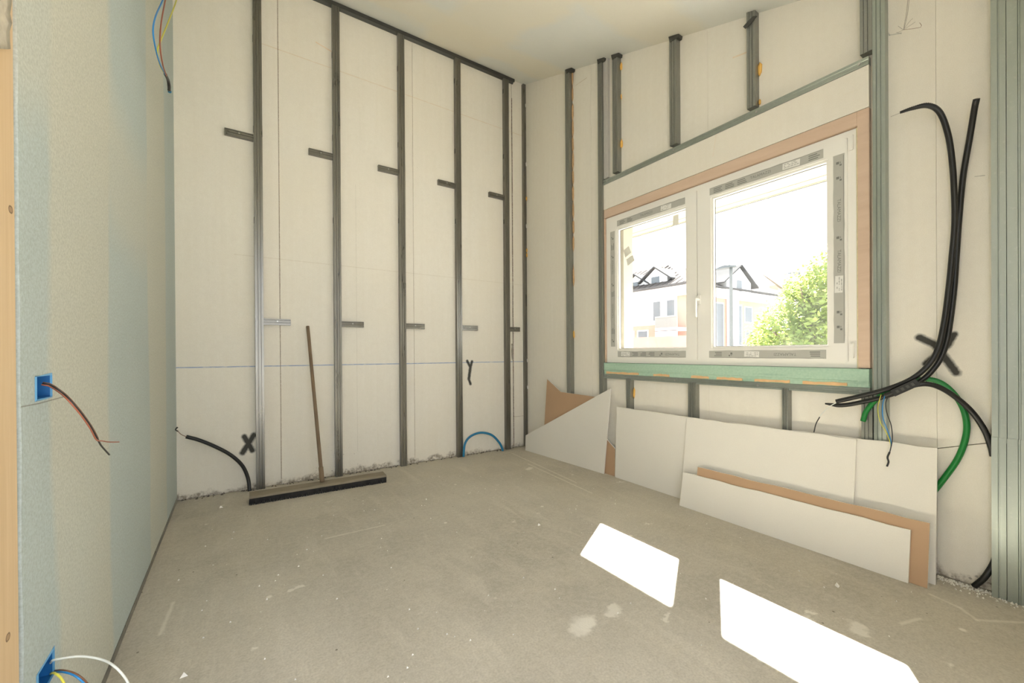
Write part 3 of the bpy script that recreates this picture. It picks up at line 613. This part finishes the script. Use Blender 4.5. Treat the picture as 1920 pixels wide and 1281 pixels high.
c3 = pts_x([(1660, 742, 2.76), (1690, 731, 2.758), (1722, 721, 2.762), (1752, 723, 2.785), (1785, 740, 2.82), (1820, 770, 2.855), (1845, 805, 2.872), (1858, 838, 2.88), (1862, 856, 2.882)])
thing_tube('corrugated_conduit', 'black corrugated conduit arching down behind the steel post', 'conduit', c3, .0125, 'conduit', corr=.0016, step=.0035)
c4 = pts_x([(1872, 1030, 2.885), (1862, 1058, 2.875), (1845, 1084, 2.86)])+[at(1826, 1100, z=.012)]
thing_tube('corrugated_conduit', 'short black conduit stub at the floor beside the steel post', 'conduit', c4, .0125, 'conduit', corr=.0016, step=.0035)
c5 = pts_x([(1618, 790, 2.825), (1624, 772, 2.828), (1640, 752, 2.831), (1662, 735, 2.832), (1695, 718, 2.845), (1728, 711, 2.862), (1760, 716, 2.878), (1788, 738, 2.884), (1808, 772, 2.885), (1812, 812, 2.885), (1797, 858, 2.884), (1765, 904, 2.875), (1735, 940, 2.862)])
thing_tube('green_conduit', 'bright green conduit arching from the bundle down behind the plasterboard', 'conduit', c5, .0132, 'green_conduit', corr=.0011, step=.0035)
# perforated strap that ties them together
a, b = at(1674, 738, x=2.745), at(1722, 716, x=2.745); e = (b-a).normalized(); up = Vector((0, -e.z, e.y)) if False else Vector((1, 0, 0)).cross(e).normalized()
if up.z < 0: up = -up
sp_ = empty('cable_clamp', a, 'black perforated clamp strap around the conduit bundle below the sprayed cross', 'clamp')
G().prism([a-up*.017, b-up*.017, b+up*.017, a+up*.017], (-.004, 0, 0)).build('strap', M['black'], sp_)
for k in range(4):
    c_ = a+e*((b-a).length*(.2+.2*k)); G().prism([c_-up*.007-e*.006, c_-up*.007+e*.006, c_+up*.007+e*.006, c_+up*.007-e*.006], (-.006, 0, 0)).build('stud_dot', M['dark_steel'], sp_)
wx = 2.785
wb2 = empty('wire_bundle', at(1665, 875, x=wx), 'blue, yellow and black wires dangling below the conduit bundle', 'wires')
tube('wire', pts_x([(1660, 738, wx), (1655, 760, wx), (1656, 785, wx), (1666, 812, wx), (1671, 832, wx), (1668, 850, wx)]), .0022, M['wire_blue'], wb2, sides=6)
tube('wire', pts_x([(1652, 740, wx+.004), (1646, 765, wx+.004), (1650, 790, wx+.004), (1662, 812, wx+.004), (1670, 834, wx+.004), (1668, 850, wx+.004)]), .0018, M['wire_yellow'], wb2, sides=6)
tube('wire', pts_x([(1668, 738, wx-.004), (1661, 755, wx-.004), (1663, 775, wx-.004), (1671, 798, wx-.004), (1673, 825, wx-.004), (1668, 850, wx-.004)]), .0020, M['wire_black'], wb2, sides=6)
tube('tape_tip', pts_x([(1668, 848, wx), (1664, 858, wx), (1666, 866, wx), (1663, 875, wx)]), .0042, M['black'], wb2, sides=8, step=.006)
# frayed strands hanging high on the wall
fs = empty('frayed_strands', at(1694, 55, x=2.86), 'thin frayed wire strands hanging high on the window wall beside the jamb stud', 'wires')
for k, l in enumerate(([(1704, -22), (1700, 20), (1694, 56)], [(1707, -22), (1702, 22), (1695, 56)], [(1694, 56), (1712, 44), (1716, 41)], [(1694, 56), (1716, 53), (1728, 50), (1724, 42)], [(1694, 56), (1686, 60), (1680, 61), (1690, 63)], [(1694, 56), (1704, 42), (1712, 34)], [(1694, 56), (1684, 49)])):
    tube('strand', [at(a, b, x=2.855-.003*(k % 3)) for a, b in l], .0011 if k < 2 else .0008, M['wire_grey' if k != 3 else 'wire_brown'], fs, sides=5, step=.01)

# ------------------------------------------------------------------ conduits on the back wall
kk = [at(a, b, y=q) for a, b, q in ((349, 819, 3.96), (372, 825, 3.97), (402, 837, 3.98), (432, 853, 3.99), (454, 873, 4.0), (465, 897, 4.0))]+[at(468, 921, z=.012)]
thing_tube('conduit_stub', 'black conduit curving out of the floor by the sprayed cross on the back wall', 'conduit', kk, .0135, 'conduit', corr=0, step=.012,
           extra=[('wire', [at(a, b, y=3.955) for a, b in ((352, 820), (340, 815), (333, 808))], .0025, 'wire_brown'), ('wire_tip', [at(a, b, y=3.955) for a, b in ((334, 809), (329, 806), (333, 801))], .005, 'wire_black')])
pa = [at(869, 846, y=3.985), at(872, 832, y=3.975), at(883, 818, y=3.965), at(902, 811.5, y=3.96), at(922, 816, y=3.96), at(936, 830, y=3.96), at(942, 842, y=3.955)]
pa = [Vector((pa[0].x, pa[0].y, .008))]+pa[1:]+[Vector((pa[-1].x, pa[-1].y, .008))]
thing_tube('pipe_loop', 'blue-green conduit loop arching out of the floor before the back wall', 'conduit', pa, .0125, 'blue_conduit', corr=0, sides=12, step=.01)

# ------------------------------------------------------------------ blue boxes and wires on the partition
def ebox(b, label):
    y0, y1, z0, z1 = b; t = empty('electrical_box', (XL, (y0+y1)/2, z0), label, 'box'); D = .045
    ir = [random.Random(int(z0*1000)+k).uniform(-.002, .002) for k in range(8)]
    P = [(y0+ir[0], z0+ir[1]), (y1+ir[2], z0+.004+ir[3]), (y1+ir[4], z1+ir[5]), (y0+ir[6], z1-.004+ir[7])]; I = [(y0+.006, z0+.006), (y1-.006, z0+.006), (y1-.006, z1-.006), (y0+.006, z1-.006)]
    v = [(XL+.0004, *p) for p in P]+[(XL+.0022, *p) for p in I]+[(XL-.003, *p) for p in I]
    mk('rim', v, [(0, 1, 5, 4), (1, 2, 6, 5), (2, 3, 7, 6), (3, 0, 4, 7), (4, 5, 9, 8), (5, 6, 10, 9), (6, 7, 11, 10), (7, 4, 8, 11)], M['box_rim'], t)
    Q = [(y0+.009, z0+.009), (y1-.009, z0+.009), (y1-.009, z1-.009), (y0+.009, z1-.009)]
    mk('box_body', [(XL-.002, *p) for p in I]+[(XL-D, *p) for p in Q], [(0, 1, 5, 4), (1, 2, 6, 5), (2, 3, 7, 6), (3, 0, 4, 7), (4, 5, 6, 7)], M['box_blue'], t)
ebox(BOX1, 'blue flush electrical box with wires, halfway up the blue-green partition')
ebox(BOX2, 'blue flush electrical box low on the partition, at the bottom left')
wl1 = empty('wire_bundle', at(150, 800, x=-.33), 'thin black and red wires drooping from the upper blue box', 'wires')
base = [(79, 719, -.384), (92, 721, -.374), (106, 729, -.36), (125, 744, -.33), (150, 772, -.31), (170, 800, -.30), (182, 822, -.295)]
tube('wire', pts_x(base+[(190, 836, -.295), (205, 853, -.295)]), .0021, M['wire_black'], wl1, sides=6)
tube('wire', pts_x([(a-1.5, b+2.5, c+.003) for a, b, c in base]+[(192, 827, -.29), (205, 829, -.285), (223, 829, -.28)]), .0017, M['wire_red'], wl1, sides=6)
tube('wire', pts_x([(a+1.0, b-1.5, c-.002) for a, b, c in base]+[(188, 834, -.296), (204, 851, -.297)]), .0017, M['wire_brown'], wl1, sides=6)
wl2 = empty('wire_bundle', at(150, 1265, x=-.30), 'white, blue, brown and yellow wires looping out of the low blue box', 'wires')
tube('wire', pts_x([(92, 1250, -.41), (96, 1241, -.375), (105, 1237, -.36), (150, 1231, -.32), (190, 1237, -.28), (215, 1250, -.25), (235, 1272, -.23), (246, 1295, -.22)]), .0026, M['wire_white'], wl2, sides=7)
tube('wire', pts_x([(92, 1262, -.41), (110, 1257, -.36), (135, 1261, -.33), (155, 1273, -.31), (172, 1292, -.30)]), .0022, M['wire_brown'], wl2, sides=6)
tube('wire', pts_x([(92, 1264, -.41), (110, 1260, -.355), (133, 1264, -.325), (152, 1276, -.305), (168, 1295, -.295)]), .0020, M['wire_blue'], wl2, sides=6)
tube('wire', pts_x([(92, 1266, -.41), (100, 1262, -.35), (113, 1270, -.33), (122, 1285, -.32), (126, 1296, -.31)]), .0022, M['wire_yellow'], wl2, sides=6)
wl3 = empty('wire_bundle', at(318, 176, x=-.30), 'blue, red and yellow wires with taped end hanging by the back corner of the partition', 'wires')
xx_ = -.30
tube('wire', pts_x([(330, -90, xx_), (318, -40, xx_), (305, 0, xx_), (292, 30, xx_), (287, 58, xx_), (292, 92, xx_), (300, 120, xx_), (310, 140, xx_)]), .0034, M['wire_blue'], wl3, sides=7)
tube('wire', pts_x([(325, -90, xx_+.006), (318, -40, xx_+.006), (310, 0, xx_+.006), (302, 45, xx_+.006), (300, 85, xx_+.006), (305, 120, xx_+.006), (312, 142, xx_+.006)]), .0032, M['wire_red'], wl3, sides=7)
tube('wire', pts_x([(352, -90, xx_-.006), (342, -40, xx_-.006), (331, 0, xx_-.006), (314, 45, xx_-.006), (299, 82, xx_-.006), (295, 100, xx_-.006), (301, 125, xx_-.006), (311, 142, xx_-.006)]), .0034, M['wire_yellow'], wl3, sides=7)
tube('tape_tip', pts_x([(310, 139, xx_), (315, 150, xx_), (317, 162, xx_), (317, 170, xx_)]), .0075, M['black'], wl3, sides=8, step=.01)
blob('cut_end', at(318, 172, x=xx_), (.010, .010, .010), M['blue_conduit'], wl3, 4, 1)

# ------------------------------------------------------------------ rubble
rr = random.Random(3); g = G()
def crumb(g, p, s):
    v = [Vector((rr.uniform(-1, 1), rr.uniform(-1, 1), rr.uniform(0, 1)))*s for _ in range(4)]
    g.add([p+Vector((-s, -s*.6, 0)), p+Vector((s, -s*.5, 0)), p+Vector((0, s*.9, 0)), p+Vector((0, 0, s*1.1))+v[0]*.5], [(0, 2, 1), (0, 1, 3), (1, 2, 3), (2, 0, 3)])
for _ in range(420):
    yv = rr.uniform(.20, .545); crumb(g, Vector((2.888-abs(rr.gauss(0, .035)), yv, 0)), rr.uniform(.0015, .006))
o = g.build('plaster_crumbs', M['gypsum']); tag(o, 'pale plaster crumbs along the wall foot beside the steel post', 'crumbs', kind='stuff')
g = G()
for _ in range(260):
    xq, yq = rr.uniform(-.3, 2.62), rr.uniform(.4, 3.55)
    if not (yq > 3.4 and xq < 1.3): crumb(g, Vector((xq, yq, 0)), rr.uniform(.001, .005))
for p in ((345, 1268), (415, 952), (1010, 985), (1570, 1100)): crumb(g, at(*p, z=0), .012)
o = g.build('floor_crumbs', M['gypsum']); tag(o, 'scattered white crumbs over the bare screed floor', 'crumbs', kind='stuff')
g = G()
for k in range(160):
    xq = rr.uniform(-.36, 2.7)
    if all(abs(xq-q) > .05 for q in (.168, .778, 1.382, 2.0, 2.617)): crumb(g, Vector((xq, YB-abs(rr.gauss(0, .02)), 0)), rr.uniform(.003, .010))
o = g.build('mortar_crumbs', M['dark_gap']); tag(o, 'dirty mortar crumbs along the foot of the back wall', 'crumbs', kind='stuff')

# ------------------------------------------------------------------ outside
M['ground'] = plain('asphalt_street', (.16, .16, .155), .9, 0, .1, .3)
struct(box('ground', (3.2, -120, -3.2), (400, 320, -3.0), M['ground'], keep=True))
M['brick'] = plain('pink_brick', (.55, .30, .22), .85, 0, .12, 1.2); M['cream_wall'] = plain('cream_facade', (.72, .62, .48), .85, 0, .06, .6); M['white_wall'] = plain('white_facade', (.80, .80, .77), .8, 0, .04, .6)
M['tile'] = plain('grey_roof_tiles', (.085, .078, .074), .9, 0, .15, 2., 0.); M['eave'] = plain('grey_gutter', (.075, .075, .075), .9, 0, .06, 30., 0.); M['far_glass'] = plain('dim_window_glass', (.12, .14, .15), .2); M['rail_grey'] = plain('balcony_railing', (.30, .34, .32), .6)
bd = empty('apartment_building', (40, 28, -3), 'pink and cream apartment building with grey hipped roof and dormers across the street', 'building')
ZE = 7.0; CXb, CYb = 32.3, 21.3; XF, YF = 56.0, 40.0
# walls: left face looks to -x, right face looks to -y
box('brick_wall', (CXb+.9, CYb+.55, -3), (XF, YF, ZE-.9), M['brick'], bd); box('cornice', (CXb+.35, CYb+.1, ZE-.9), (XF+.3, YF, ZE-.05), M['white_wall'], bd)
box('upper_wall', (CXb+.86, CYb+1.6, ZE-3.4), (CXb+.9, YF, ZE-.9), M['cream_wall'], bd)
AP = at(1253, 497, x=38.5); ridge = AP.z
v = [(CXb-.2, CYb-.2, ZE), (XF+.6, CYb-.2, ZE), (XF+.6, YF, ZE), (CXb-.2, YF, ZE), (AP.x, AP.y, ridge), (XF-7, AP.y, ridge), (AP.x, YF-2, ridge)]
rf = mk('roof', v, [(0, 1, 5, 4), (0, 4, 6, 3), (1, 2, 5), (4, 5, 2, 6), (2, 3, 6), (0, 3, 2, 1)], M['tile'], bd)
box('gutter', (CXb-.3, CYb-.3, ZE-.10), (CXb-.18, YF, ZE+.06), M['eave'], bd); box('gutter', (CXb-.3, CYb-.32, ZE-.10), (XF+.6, CYb-.2, ZE+.06), M['eave'], bd)
for k in range(26):                               # tile courses as ribs running up the slope
    yk = CYb+.4+k*.7; tz = (ridge-ZE)*.96; G().prism([(CXb-.1, yk, ZE+.03), (CXb-.1, yk+.1, ZE+.03), (AP.x-.4, min(yk, AP.y+14)+.1+(AP.y-yk)*0.0, ridge-.25), (AP.x-.4, min(yk, AP.y+14), ridge-.25)] if yk > AP.y else
        [(CXb-.1, yk, ZE+.03), (CXb-.1, yk+.1, ZE+.03), (CXb+(AP.x-CXb)*(yk-CYb+.1)/(AP.y-CYb)-.05, yk+.1, ZE+(ridge-ZE)*(yk-CYb)/(AP.y-CYb)), (CXb+(AP.x-CXb)*(yk-CYb)/(AP.y-CYb)-.05, yk, ZE+(ridge-ZE)*(yk-CYb)/(AP.y-CYb))], (0, 0, .08)).build('tile_rib', M['tile'], bd)
def dormer(c, wd, hg, dp, axis):                  # gabled dormer, c = foot centre of its front
    c = Vector(c); t = Vector((0, 1, 0)) if axis == 'x' else Vector((1, 0, 0)); inw = Vector((1, 0, 0)) if axis == 'x' else Vector((0, 1, 0)); U = Vector((0, 0, 1))
    pl = [c-t*wd/2, c+t*wd/2, c+t*wd/2+U*hg*.45, c+U*hg, c-t*wd/2+U*hg*.45]
    d = G().prism(pl, inw*dp).build('dormer', M['white_wall'], bd)
    for s_ in (-1, 1):
        e0, e1 = c+t*s_*wd*.72+U*hg*.28, c+U*(hg+.05); G().prism([e0-inw*.3, e1-inw*.3, e1-inw*.3+U*.13, e0-inw*.3+U*.13], inw*(dp+.3)).build('dormer_roof', M['eave'], d)
    G().prism([c-t*.45+U*.25-inw*.03, c+t*.45+U*.25-inw*.03, c+t*.45+U*(.25+hg*.4)-inw*.03, c-t*.45+U*(.25+hg*.4)-inw*.03], inw*.05).build('dormer_pane', M['far_glass'], d)
q = at(1229, 534, x=33.3); dormer((33.3, q.y, ZE+.25), 2.6, 1.75, 3.4, 'x')
q = at(1196, 538, x=33.4); dormer((33.4, q.y+.3, ZE+.2), 2.4, 1.5, 3.4, 'x')
q = at(1386, 545, y=CYb); dormer((q.x, CYb, ZE-.35), 4.4, 2.6, 3.5, 'y')
q = at(1404, 535, y=CYb+2.5); dormer((q.x, CYb+2.6, ZE+.7), 2.4, 1.5, 3., 'y')
for px in (1395, 1455): q = at(px, 530, y=CYb+4); 
q = at(1454, 546, y=CYb+4); ch = box('chimney', (q.x-.5, CYb+3.5, ZE+.8), (q.x+.5, CYb+4.5, q.z+.7), M['brick'], bd)
def win(y_, z0, z1, w_, face, off=0):             # window on a face: frame + pane
    if face == 'x': a, b = (CXb+.82-off, y_-w_/2, z0), (CXb+.92-off, y_+w_/2, z1); a2, b2 = (CXb+.80-off, y_-w_/2+.12, z0+.12), (CXb+.9-off, y_+w_/2-.12, z1-.12)
    else: a, b = (y_-w_/2, CYb+.47, z0), (y_+w_/2, CYb+.57, z1); a2, b2 = (y_-w_/2+.12, CYb+.45, z0+.12), (y_+w_/2-.12, CYb+.55, z1-.12)
    o = box('window', a, b, M['white_wall'], bd); box('pane', a2, b2, M['far_glass'], o)
for px in (1233, 1259): win(at(px, 565, x=CXb+.9).y, 3.9, 5.9, 1.0, 'x', .05)
for px in (1180, 1206, 1241): win(at(px, 610, x=CXb+.9).y, 1.3, 3.2, 1.3, 'x')
for px in (1403, 1436): win(at(px, 570, y=CYb+.5).x, 3.9, 5.6, 1.5, 'y')
for px in (1349, 1384): win(at(px, 575, y=CYb+.5).x, 1.4, 5.7, 1.4, 'y')
win(at(1405, 610, y=CYb+.5).x, 1.2, 3.2, 1.5, 'y')
q0, q1 = at(1228, 600, x=CXb-.7).y, at(1330, 600, x=CXb-.7).y
bal = box('balcony', (CXb-.7, CYb+.6, 2.9), (CXb+.9, q0, 3.2), M['white_wall'], bd)
box('balcony_front', (CXb-.7, CYb+.6, 1.7), (CXb-.55, q0, 2.95), M['white_wall'], bal)
for k in range(36): yk = CYb+.6+(q0-CYb-.6)*k/35; box('baluster', (CXb-.66, yk-.04, 3.2), (CXb-.6, yk+.04, 4.15), M['rail_grey'], bal)
box('handrail', (CXb-.7, CYb+.6, 4.12), (CXb-.56, q0, 4.24), M['rail_grey'], bal)
q = at(1380, 600, y=CYb-.1).x; box('downpipe', (q-.55, CYb-.15, -3), (q+.45, CYb+.5, ZE-.1), M['white_wall'], bd)
# low terracotta awning/garden wall in front of it
aw = box('garden_wall', (26, 15.5, -3), (26.4, 27, 2.2), M['brick']); tag(aw, 'low brick-coloured wall in front of the apartment building', 'wall')
# street lamp
lp = at(1371, 600, x=17.5); lz = at(1371, 500, x=17.5).z
M['lamp_grey'] = plain('grey_lamp_metal', (.13, .14, .14), .6, 0)
la = empty('street_lamp', (lp.x, lp.y, -3), 'grey street lamp with flat hooded head outside the right window pane', 'lamp')
tube('pole', [(lp.x, lp.y, -3), (lp.x, lp.y, 1), (lp.x, lp.y, lz)], lambda t: .10-.04*t, M['lamp_grey'], la, sides=12, step=.3)
v, f = [], []; hl = at(1346, 500, x=17.5).y-lp.y
for i in range(9):
    t = i/8; yq = lp.y-.18+(hl+.25)*t; wq = .16*math.sin(math.pi*(.12+.8*t))+.03; hq = .16*math.sin(math.pi*(.15+.75*t))+.02
    v += [(lp.x-wq, yq, lz-.04), (lp.x-wq*.7, yq, lz+hq*.7-.04), (lp.x, yq, lz+hq-.04), (lp.x+wq*.7, yq, lz+hq*.7-.04), (lp.x+wq, yq, lz-.04)]
f = [(i*5+k, i*5+(k+1) % 5, (i+1)*5+(k+1) % 5, (i+1)*5+k) for i in range(8) for k in range(5)]+[tuple(range(5))[::-1], tuple(range(40, 45))]
mk('lamp_head', v, f, M['lamp_grey'], la, smooth=False)
# far tower block
tw = empty('tower_block', (300, 0, -3), 'faint pale tower block far away left of the tree', 'building')
q0, q1 = at(1507, 500, x=260), at(1482, 500, x=260)
M['far_pale'] = plain('pale_far_concrete', (.40, .34, .31), .9, 0, .03, .05)
tb = box('tower_wall', (260, q0.y, -3), (275, q1.y, q0.z), M['far_pale'], tw); q2 = at(1500, 535, x=258); box('tower_wing', (258, q0.y-4, -3), (259.9, q0.y+6, at(1500, 522, x=258).z), M['far_pale'], tw)
for i in range(5):
    for j in range(3): box('tower_window', (259.6, q0.y+1.2+j*2.6, q0.z-4-i*4.2), (260.02, q0.y+2.4+j*2.6, q0.z-2.2-i*4.2), M['far_glass'], tw)
# tree
M['bark'] = plain('brown_bark', (.16, .11, .07), .9, 0, .3, 8.)
n = N('yellow_green_leaves'); ri = n.noise(1.4, 4.); c = n.mix(n.ramp(ri, .35, .65), (.11, .19, .04), (.27, .33, .07))
n.inp(n.b, 'Base Color', c); n.b.inputs['Roughness'].default_value = .5
tl = n.node('ShaderNodeBsdfTranslucent'); n.link(n.mix(.5, c, (.45, .52, .08)), tl.inputs[0]); mx = n.node('ShaderNodeMixShader'); mx.inputs[0].default_value = .45
n.link(n.b.outputs[0], mx.inputs[1]); n.link(tl.outputs[0], mx.inputs[2]); n.link(mx.outputs[0], n.t.nodes['Material Output'].inputs[0]); M['leaf'] = n.m
tc = at(1520, 600, x=13.0); te = empty('leafy_tree', (tc.x, tc.y-.3, -3), 'bushy yellow-green tree outside the right window pane', 'tree')
tube('trunk', [(tc.x, tc.y-.3, -3), (tc.x+.1, tc.y-.2, -.5), (tc.x, tc.y, 1.5), (tc.x-.1, tc.y, 3)], lambda t: .2-.12*t, M['bark'], te, sides=9, step=.25)
for k in range(7):
    a_ = k*2.4; tube('branch', [(tc.x, tc.y-.1, .2+k*.3), (tc.x+.5*math.cos(a_), tc.y+.5*math.sin(a_), .9+k*.3), (tc.x+1.1*math.cos(a_), tc.y+1.1*math.sin(a_), 1.5+k*.3)], lambda t: .06-.045*t, M['bark'], te, sides=6, step=.2)
lobes = []
for px, py, r in ((1440, 630, .60), (1475, 600, .70), (1500, 570, .62), (1465, 640, .8), (1520, 540, .66), (1545, 520, .55), (1530, 600, .9), (1560, 560, .9), (1590, 600, 1.1), (1500, 650, .9), (1580, 510, .8), (1550, 660, 1.1), (1425, 655, .5), (1495, 540, .35), (1550, 500, .35)):
    for k in range(2): lobes.append((at(px, py, x=12.6+k*.9+rr.uniform(-.3, .3)), r))
g = G()
for c_, r in lobes:
    for _ in range(int(520*r*r)+60):
        d = Vector((rr.gauss(0, 1), rr.gauss(0, 1), rr.gauss(0, 1))).normalized(); p = c_+d*r*(.55+.5*rr.random()**.6)
        a_ = Vector((rr.gauss(0, 1), rr.gauss(0, 1), rr.gauss(0, .6))).normalized(); b_ = a_.cross(d+Vector((.01, .02, .3))).normalized(); s_ = rr.uniform(.05, .10)
        g.add([p-a_*s_, p+b_*s_*.5, p+a_*s_, p-b_*s_*.5], [(0, 1, 2, 3)])
mk('crown', g.v, g.f, M['leaf'], te)['kind'] = 'stuff'
